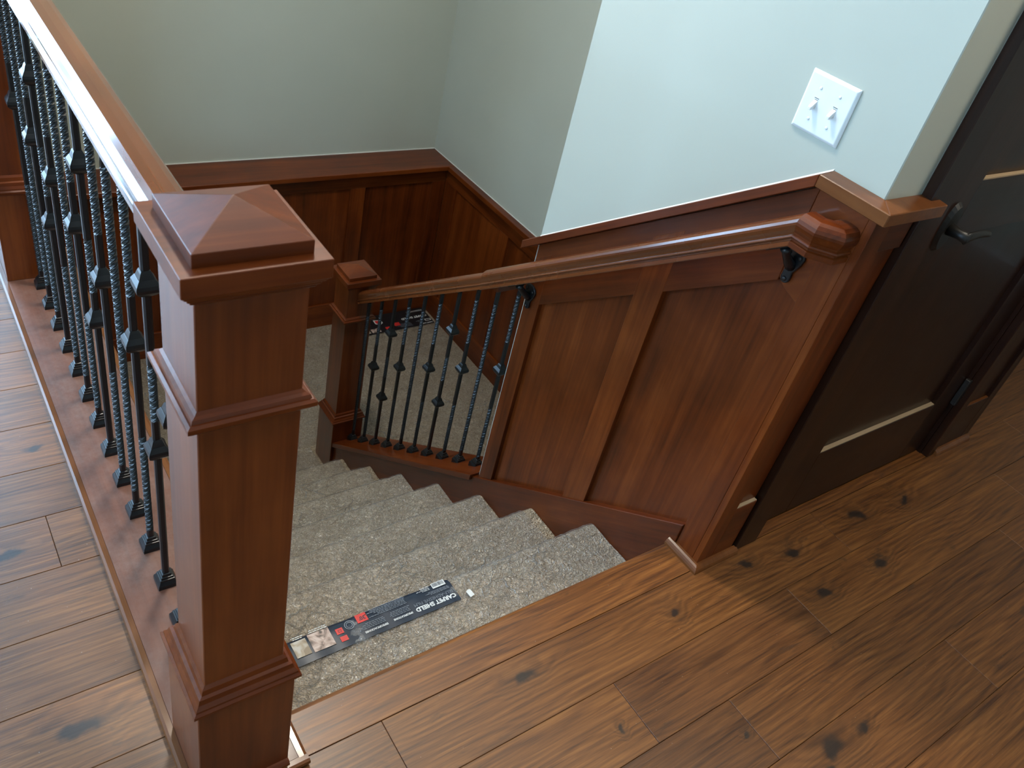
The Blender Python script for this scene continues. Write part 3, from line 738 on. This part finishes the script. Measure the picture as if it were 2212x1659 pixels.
quad('red_square', 0.618, 0.636, 1.010, 1.026, ZT, REDP, lb); quad('red_square', 0.620, 0.638, 0.988, 1.002, ZT, REDP, lb)
mb = MB(); mb.box(0.6235, 0.6315, 1.0145, 1.0155, ZT+.0003, ZT+.0005).box(0.6235, 0.6315, 1.0205, 1.0215, ZT+.0003, ZT+.0005).box(0.6235, 0.6245, 1.0145, 1.0215, ZT+.0003, ZT+.0005).box(0.6305, 0.6315, 1.0145, 1.0215, ZT+.0003, ZT+.0005).build('square_icon', NAVY, lb)
quad('room_photo', 0.553, 0.606, 0.990, 1.040, ZT, PHOTO_A, lb); quad('hall_photo', 0.511, 0.547, 0.992, 1.036, ZT, PHOTO_B, lb)
lines(0.606, 1.043, 2, 0.005, 0.04, 0.05, WHITEP, 0.002, 21).build('label_small_print', WHITEP, lb)
lines(0.545, 1.040, 2, 0.005, 0.025, 0.032, WHITEP, 0.002, 22).build('label_small_print', WHITEP, lb)
# label on the landing
ZT = ZL + 0.0108
vs, fs = flat_grid(2.085, 2.610, 3.612, 3.792, ZL, 0.0098, 0.0, 0.05)
lb2 = MB().add(vs, fs).build('printed_label', BLACKP, film); tag(lb2, 'black printed label strip on the lower landing beside the back wainscot')
text_mesh('label_title', 'CARPET SHIELD', 0.026, (2.600, 3.712, ZT), WHITEP, lb2, bold=0.001)
text_mesh('label_heading', 'CARPET SHIELD', 0.013, (2.605, 3.628, ZT), WHITEP, lb2, bold=0.0004)
quad('barcode', 2.562, 2.604, 3.644, 3.664, ZT, WHITEP, lb2); quad('barcode_bars', 2.567, 2.599, 3.648, 3.660, ZT+0.0003, BLACKP, lb2)
lines(2.552, 3.648, 3, 0.006, 0.04, 0.06, GREYP, 0.0028, 31).build('label_small_print', GREYP, lb2)
lines(2.46, 3.625, 5, 0.008, 0.08, 0.10, GREYP, 0.0026, 32).build('label_small_print', GREYP, lb2)
lines(2.60, 3.757, 2, 0.008, 0.08, 0.12, WHITEP, 0.003, 33).build('label_small_print', WHITEP, lb2)
quad('red_square', 2.345, 2.385, 3.648, 3.682, ZT, REDP, lb2); quad('red_square', 2.275, 2.305, 3.634, 3.656, ZT, REDP, lb2)
sh = [(2.235, 3.745), (2.285, 3.735), (2.285, 3.705), (2.258, 3.685), (2.232, 3.705)]
MB().prism(sh, 2, ZT, ZT+0.0003).build('shield_emblem', WHITEP, lb2)
MB().prism([(2.259+(x-2.259)*0.72, 3.717+(y-3.717)*0.72) for x, y in sh], 2, ZT+0.0004, ZT+0.0007).build('shield_emblem', REDP, lb2)
quad('hall_photo', 2.10, 2.165, 3.622, 3.66, ZT, PHOTO_B, lb2); quad('room_photo', 2.175, 2.235, 3.622, 3.66, ZT, PHOTO_A, lb2)
lines(2.20, 3.70, 7, 0.008, 0.08, 0.10, GREYP, 0.003, 34).build('label_small_print', GREYP, lb2)
# paper scrap on the top step
sc = MB().prism([(0.969, 0.966), (0.983, 0.969), (0.981, 0.988), (0.974, 0.990), (0.967, 0.986)], 2, -RISE+0.0075, -RISE+0.0085).build('paper_scrap', SCRAP)
tag(sc, 'tiny white paper scrap lying beside the navy label on the top step', 'paper scrap')

# ================================================================== NEWEL POSTS
def newel(x, y, dz, zbase, label):
    t = thing('newel_post', (x, y, zbase), label, 'newel post', 'square box newel posts of the stair railings')
    z = lambda v: v + dz
    MB().squares(x, y, [(0.0785, zbase), (0.0785, z(0.296))]).build('base_block', WN, t, 0.0015)
    MB().squares(x, y, [(0.0700, z(0.290)), (0.0835, z(0.2965)), (0.0860, z(0.300)), (0.0860, z(0.306)), (0.0820, z(0.3095)), (0.0815, z(0.313)), (0.0765, z(0.320)), (0.0740, z(0.329)), (0.0690, z(0.331)), (0.0670, z(0.341)), (0.0600, z(0.350))]).build('base_moulding', WX, t)
    MB().squares(x, y, [(0.0625, z(0.29)), (0.0625, z(1.05))]).build('shaft', WN, t, 0.0012)
    MB().squares(x, y, [(0.0600, z(0.868)), (0.0685, z(0.871)), (0.0725, z(0.875)), (0.0770, z(0.880)), (0.0770, z(0.886)), (0.0735, z(0.889)), (0.0715, z(0.889)), (0.0700, z(0.894)), (0.0660, z(0.896)), (0.0600, z(0.902))]).build('band_moulding', WED if False else WX, t)
    MB().squares(x, y, [(0.0600, z(1.040)), (0.0650, z(1.046)), (0.0680, z(1.047)), (0.0680, z(1.051)), (0.0715, z(1.052)), (0.0725, z(1.057)), (0.0760, z(1.058)), (0.0770, z(1.062)), (0.0800, z(1.063)), (0.0800, z(1.087)), (0.05, z(1.087))]).build('cap_plate', WC, t, 0.0008)
    MB().squares(x, y, [(0.0640, z(1.0865)), (0.0640, z(1.103)), (0.0006, z(1.1285))]).build('pyramid_cap', WC, t, 0.0008)
    return t
NX_, NY_ = 0.278, 0.773
newel(NX_, NY_, 0.0, 0.020, 'large brown newel post at the head of the stairs beside the floor planks')
newel(NX_, 2.482, 0.0, 0.020, 'brown newel post at the far end of the upper guard railing')
newel(1.512, 2.716, -1.434, ZL-0.002, 'dark brown newel post at the foot of the carpeted stairs')

# ================================================================== RAILINGS
def bar_mesh(kind, Lz):
    """square iron bar; kind t = twisted all along, s = single collar, d = double collar"""
    def tw(t):
        if kind == 't': return 0.08 < t < 0.92
        if kind == 's': return 0.06 < t < 0.36 or 0.72 < t < 0.95
        return 0.50 < t < 0.64
    rings = []; n = int(Lz/0.0045); a = 0.0
    h = 0.0068
    for i in range(n+1):
        t = i/n; z = Lz*t
        if tw(t): a += 2*math.pi*0.0045/0.050
        else:
            tgt = round(a/(math.pi/2))*(math.pi/2); a += (tgt-a)*0.5
        ca, sa = math.cos(a), math.sin(a); c_ = h - 0.0030
        rings.append([(px*ca-py*sa, px*sa+py*ca, z) for px, py in ((h, -c_), (h, c_), (c_, h), (-c_, h), (-h, c_), (-h, -c_), (-c_, -h), (c_, -h))])
    # drop redundant rings of the straight runs
    keep = [rings[0]]
    for i in range(1, n):
        t0 = (i-1)/n; t1_ = (i+1)/n
        if tw(i/n) or tw(t0) or tw(t1_) or i % 16 == 0: keep.append(rings[i])
    keep.append(rings[-1])
    m = MB().loft(keep)
    me = bpy.data.meshes.new('baluster'); me.from_pydata(m.v, [], m.f); me.materials.append(IRON)
    return me
def sq_mesh(name, prof):
    m = MB().squares(0, 0, prof)
    me = bpy.data.meshes.new(name); me.from_pydata(m.v, [], m.f)
    bm = bmesh.new(); bm.from_mesh(me); bmesh.ops.recalc_face_normals(bm, faces=bm.faces); bm.to_mesh(me); bm.free()
    me.materials.append(IRON); return me
COLLAR = sq_mesh('collar', [(0.0070, -0.024), (0.0130, -0.019), (0.0180, -0.012), (0.0190, -0.006), (0.0180, 0.000), (0.0135, 0.008), (0.0125, 0.0095), (0.0120, 0.0095), (0.0090, 0.019), (0.0070, 0.023)])
SHOE = sq_mesh('base_shoe', [(0.0200, -0.016), (0.0200, 0.006), (0.0195, 0.009), (0.0150, 0.018), (0.0148, 0.022), (0.0125, 0.0225), (0.0120, 0.027), (0.0095, 0.0275), (0.0090, 0.033), (0.0066, 0.034)])
def baluster(parent, me, x, y, z, collars):
    b = bpy.data.objects.new('baluster', me); C.objects.link(b); b.location = (x, y, z); adopt(b, parent)
    for c in collars:
        o = bpy.data.objects.new('collar', COLLAR); C.objects.link(o); o.location = (x, y, z+c); adopt(o, b)
    o = bpy.data.objects.new('base_shoe', SHOE); C.objects.link(o); o.location = (x, y, z); adopt(o, b)
    return b
# hand-rail section, half width 0.031, height 1 unit = 0.062
RP = [(-0.0, 0.0), (0.026, 0.0), (0.0275, 0.002), (0.0275, 0.010), (0.0235, 0.012), (0.0235, 0.015), (0.0275, 0.0165), (0.0290, 0.019), (0.0275, 0.0215), (0.0245, 0.023), (0.0250, 0.027), (0.0290, 0.034), (0.0315, 0.041), (0.0315, 0.046), (0.0290, 0.052), (0.0240, 0.0575), (0.0150, 0.061), (0.0, 0.062)]
SEC = RP + [(-a, b) for a, b in RP[-2:0:-1]]
def rail_ring(p, u, vs, k=1.0, sc=1.0):
    p = Vector(p); u = Vector(u)
    return [tuple(p + u*(a*k*sc) + Vector((0, 0, b*vs*sc))) for a, b in SEC]

# upper guard
g = thing('guard_railing', (0.285, 1.6, 0.02), 'level iron baluster railing with wood handrail beside the floor planks', 'railing')
pz = MB().box(PL[0]+0.014, PL[1]-0.014, 0.680+0.010, 2.5615, -0.012, 0.020).build('shoe_plate', WPL, g, 0.001)
def edge_prof(): return [(0, -0.0), (0.004, 0.0), (0.010, 0.003), (0.0145, 0.008), (0.0165, 0.014), (0.015, 0.019), (0.010, 0.021), (0.0, 0.0205)]
MB().loft([[(PL[0]+0.014-u, y, w) for u, w in edge_prof()] for y in (0.6885, 2.5615)]).build('plate_edge', WED, g)
MB().loft([[(PL[1]-0.014+u, y, w) for u, w in edge_prof()] for y in (0.6885, 2.5615)]).build('plate_edge', WED, g)
MB().loft([[(x, 0.690-u, w) for u, w in edge_prof()] for x in (PL[0]-0.0025, PL[1]+0.0025)]).build('plate_edge', WED, g)
MB().loft([[(x, NY_-0.0785-u, 0.020+w) for u, w in qround(4, 0.010)] for x in (NX_-0.0785, NX_+0.0785)]).build('shoe_strip', WX, g)
GX = 0.281
LT = 0.918
GB = {k: bar_mesh(k, LT) for k in 'tsd'}
patt = ['s', 'd', 's', 't']
for i in range(-1, 13):
    k = patt[i % 4]
    baluster(g, GB[k], GX+0.002, 1.066+0.1078*i, 0.020, {'t': [], 's': [0.562], 'd': [0.392, 0.752]}[k])
MB().loft([rail_ring((GX, y, 0.937), (1, 0, 0), 1.0) for y in (NY_+0.060, 2.424)]).build('handrail', WR, g)

# lower guard beside the flight
lg = thing('stair_railing', (1.525, 2.1, -0.9), 'raked iron baluster railing with wood handrail at the foot of the stairs', 'railing')
def zpl(y): return -0.493 - 0.728*(y-1.587)
MB().prism([(1.606, zpl(1.606)), (2.640, zpl(2.640)), (2.640, zpl(2.640)-0.028), (1.606, zpl(1.606)-0.028)], 0, 1.438, 1.618).build('shoe_plate', WS, lg, 0.002)
LX = 1.528
LT2 = 0.80
LB = {k: bar_mesh(k, LT2) for k in 'tsd'}
for j in range(10):
    k = ['s', 't', 's', 'd'][j % 4]
    y = 1.694 + 0.1017*j - 0.004
    baluster(lg, LB[k], LX, y, zpl(y), {'t': [], 's': [0.458], 'd': [0.288, 0.636]}[k])
def zlr(y): return 0.140 - 0.728*(y-1.825)
MB().loft([rail_ring((LX-0.003, y, zlr(y)-0.006), (1, 0, 0), 1.10) for y in (1.607, 2.655)]).build('handrail', WRS, lg)
# stringer wall below the plate, landing side
MB().prism([(1.606, zpl(1.606)-0.03), (2.66, zpl(2.66)-0.03), (2.66, ZL), (1.606, ZL)], 0, 1.4755, 1.600).build('knee_wall', PAINT, lg)

# wall rail
wr = thing('wall_handrail', (1.40, 1.2, 0.5), 'reddish brown wall handrail with angled return, on black iron brackets', 'handrail')
RX = 1.400
def zwr(y): return 0.914 - 0.748*(y-0.786)       # underside of the rail
VS = 1.16
ring0 = rail_ring((RX, 1.700, zwr(1.700)), (1, 0, 0), VS)
P = [Vector((RX, 0.800)), Vector((RX, 0.768)), Vector((1.421, 0.744)), Vector((1.457, 0.744))]
zr = zwr(0.800)
def miter(a, b, c):
    d1 = (b-a).normalized(); d2 = (c-b).normalized()
    n1 = Vector((-d1.y, d1.x)); n2 = Vector((-d2.y, d2.x)); m = (n1+n2).normalized()
    return m, 1/max(0.3, m.dot(n1))
ringA = rail_ring((RX, 0.800, zr), (1, 0, 0), VS)
MB().loft([ring0, ringA]).build('rail', WRS, wr)
mB, kB = miter(P[0], P[1], P[2]); mC, kC = miter(P[1], P[2], P[3])
def ring2(p, m, k): return rail_ring((p.x, p.y, zr), (m.x, m.y, 0), VS, k)
RA = ring2(P[0], Vector((1, 0)), 1.0); RB = ring2(P[1], mB, kB); RC = ring2(P[2], mC, kC); RD = ring2(P[3], Vector((0, 1)), 1.0)
MB().loft([RA, RB]).build('gooseneck_piece', WY, wr); MB().loft([RB, RC]).build('gooseneck_piece', WX, wr); MB().loft([RC, RD]).build('gooseneck_piece', WX, wr)
# hidden return at the lower end, turning back to the balustrade rail
RE = [(x, y, z) for x, y, z in rail_ring((RX, 1.700, zwr(1.700)), (1, 0, 0), VS)]
MB().box(1.405, 1.500, 1.655, 1.695, zwr(1.70)+0.012, zwr(1.70)+0.058).build('rail_return', WX, wr, 0.003)
def bracket(y, z):
    """z: underside of the rail"""
    b = MB()
    # wall plate: rounded top, tapering tail
    pts = []
    for i in range(13):
        a = math.pi*i/12; pts.append((y + 0.024*math.cos(a), z-0.030 + 0.020*math.sin(a)))
    pts += [(y-0.020, z-0.045), (y-0.010, z-0.066), (y-0.011, z-0.082)]
    for i in range(1, 6):
        a = math.pi + math.pi*i/6; pts.append((y + 0.011*math.cos(a), z-0.082 + 0.011*math.sin(a)))
    pts += [(y+0.011, z-0.082), (y+0.010, z-0.066), (y+0.020, z-0.045)]
    b.prism(pts, 0, SX-0.008, SX-0.0004)
    br = b.build('bracket', IRON, wr, 0.0015); tag(br, 'black iron handrail bracket')
    arm = [(SX-0.006, y, z-0.052), (SX-0.018, y, z-0.044), (SX-0.034, y, z-0.028), (SX-0.048, y, z-0.012), (RX, y, z-0.005)]
    MB().tube(arm, [0.013, 0.011, 0.009, 0.009, 0.010], 10).build('bracket_arm', IRON, br, smooth=True)
    MB().prism([(y-0.030, z-0.003+0.748*0.030), (y+0.030, z-0.003-0.748*0.030), (y+0.030, z-0.748*0.030), (y-0.030, z+0.748*0.030)], 0, RX-0.013, RX+0.013).build('saddle', IRON, br)
    for (sy, sz) in ((y, z-0.083), (y-0.014, z-0.028), (y+0.014, z-0.028)):
        disc = [[(SX-0.008-hh, sy+r*math.cos(2*math.pi*i/10), sz+r*math.sin(2*math.pi*i/10)) for i in range(10)] for hh, r in ((0, 0.0052), (0.002, 0.0048), (0.0032, 0.0028))]
        MB().loft(disc).build('screw', BRONZE, br, smooth=True)
for y in (0.818, 1.560): bracket(y, zwr(y))

# ================================================================== LIGHT SWITCH
sw = thing('light_switch', (WX0, 0.910, 1.075), 'white double toggle light switch plate on the pale wall above the wainscot', 'light switch')
x0 = WX0 - 0.0002
Y1, Y2, Z1, Z2 = 0.8525, 0.9675, 1.0745, 1.1885
pl_ = MB().loft([[(x0, Y1, Z1), (x0, Y2, Z1), (x0, Y2, Z2), (x0, Y1, Z2)], [(x0-0.002, Y1, Z1), (x0-0.002, Y2, Z1), (x0-0.002, Y2, Z2), (x0-0.002, Y1, Z2)],
    [(x0-0.0065, Y1+0.0055, Z1+0.0055), (x0-0.0065, Y2-0.0055, Z1+0.0055), (x0-0.0065, Y2-0.0055, Z2-0.0055), (x0-0.0065, Y1+0.0055, Z2-0.0055)]])
pl_.build('face_plate', PLASTIC, sw, 0.001)
for yc in (0.933, 0.887):
    zc = 1.1315
    s_ = box('toggle_slot', (x0-0.0070, x0-0.006, yc-0.0052, yc+0.0052, zc-0.012, zc+0.012), PLASTIC, sw)
    box('slot_gap', (x0-0.00725, x0-0.0065, yc-0.0050, yc+0.0050, zc+0.0095, zc+0.0108), SLOT, s_)
    box('slot_gap', (x0-0.00725, x0-0.0065, yc-0.0040, yc+0.0035, zc+0.0065, zc+0.0075), SLOT, s_)
    # lever tipped down: tapered paddle
    def tr(cx, cz, hy, hz_): return [(cx, yc-hy, cz-hz_), (cx, yc+hy, cz-hz_), (cx, yc+hy, cz+hz_), (cx, yc-hy, cz+hz_)]
    rr_ = [tr(x0-0.006, zc+0.001, 0.0048, 0.0060), tr(x0-0.010, zc-0.0025, 0.0046, 0.0052), tr(x0-0.0165, zc-0.0075, 0.0042, 0.0040), tr(x0-0.0190, zc-0.0092, 0.0036, 0.0030)]
    MB().loft(rr_).build('toggle', PLASTIC, sw, 0.0009)
    for dz in (0.030, -0.030):
        rings = [[(x0-0.0062-h, yc+r*math.cos(2*math.pi*i/12), zc+dz+r*math.sin(2*math.pi*i/12)) for i in range(12)] for h, r in ((0, 0.0032), (0.0012, 0.0030), (0.0018, 0.0018))]
        MB().loft(rings).build('screw', PLASTIC, sw, smooth=True)

# ================================================================== ADDED FILL LAMPS ON THE CEILING (unseen, outside the frame)
def fill_lamp(cx, cy, mat, label):
    cl = thing('fill_lamp', (cx, cy, CEIL-0.10), label, 'added fill lamp')
    def rz(prof, n=32): return [[(cx+r*math.cos(2*math.pi*i/n), cy+r*math.sin(2*math.pi*i/n), z) for i in range(n)] for r, z in prof]
    MB().loft(rz([(0.17, CEIL-0.0005), (0.19, CEIL-0.012), (0.19, CEIL-0.035), (0.175, CEIL-0.04)])).build('fill_lamp_base', BRONZE, cl)
    MB().loft(rz([(0.172, CEIL-0.041), (0.170, CEIL-0.055), (0.150, CEIL-0.078), (0.10, CEIL-0.094), (0.03, CEIL-0.10)])).build('diffuser', mat, cl, smooth=True)
fill_lamp(0.85, 2.05, FILL_LAMP, 'added unseen fill lamp on the ceiling above the carpeted stairs')
fill_lamp(1.95, 0.20, FILL_LAMP2, 'added unseen fill lamp on the ceiling in front of the door')
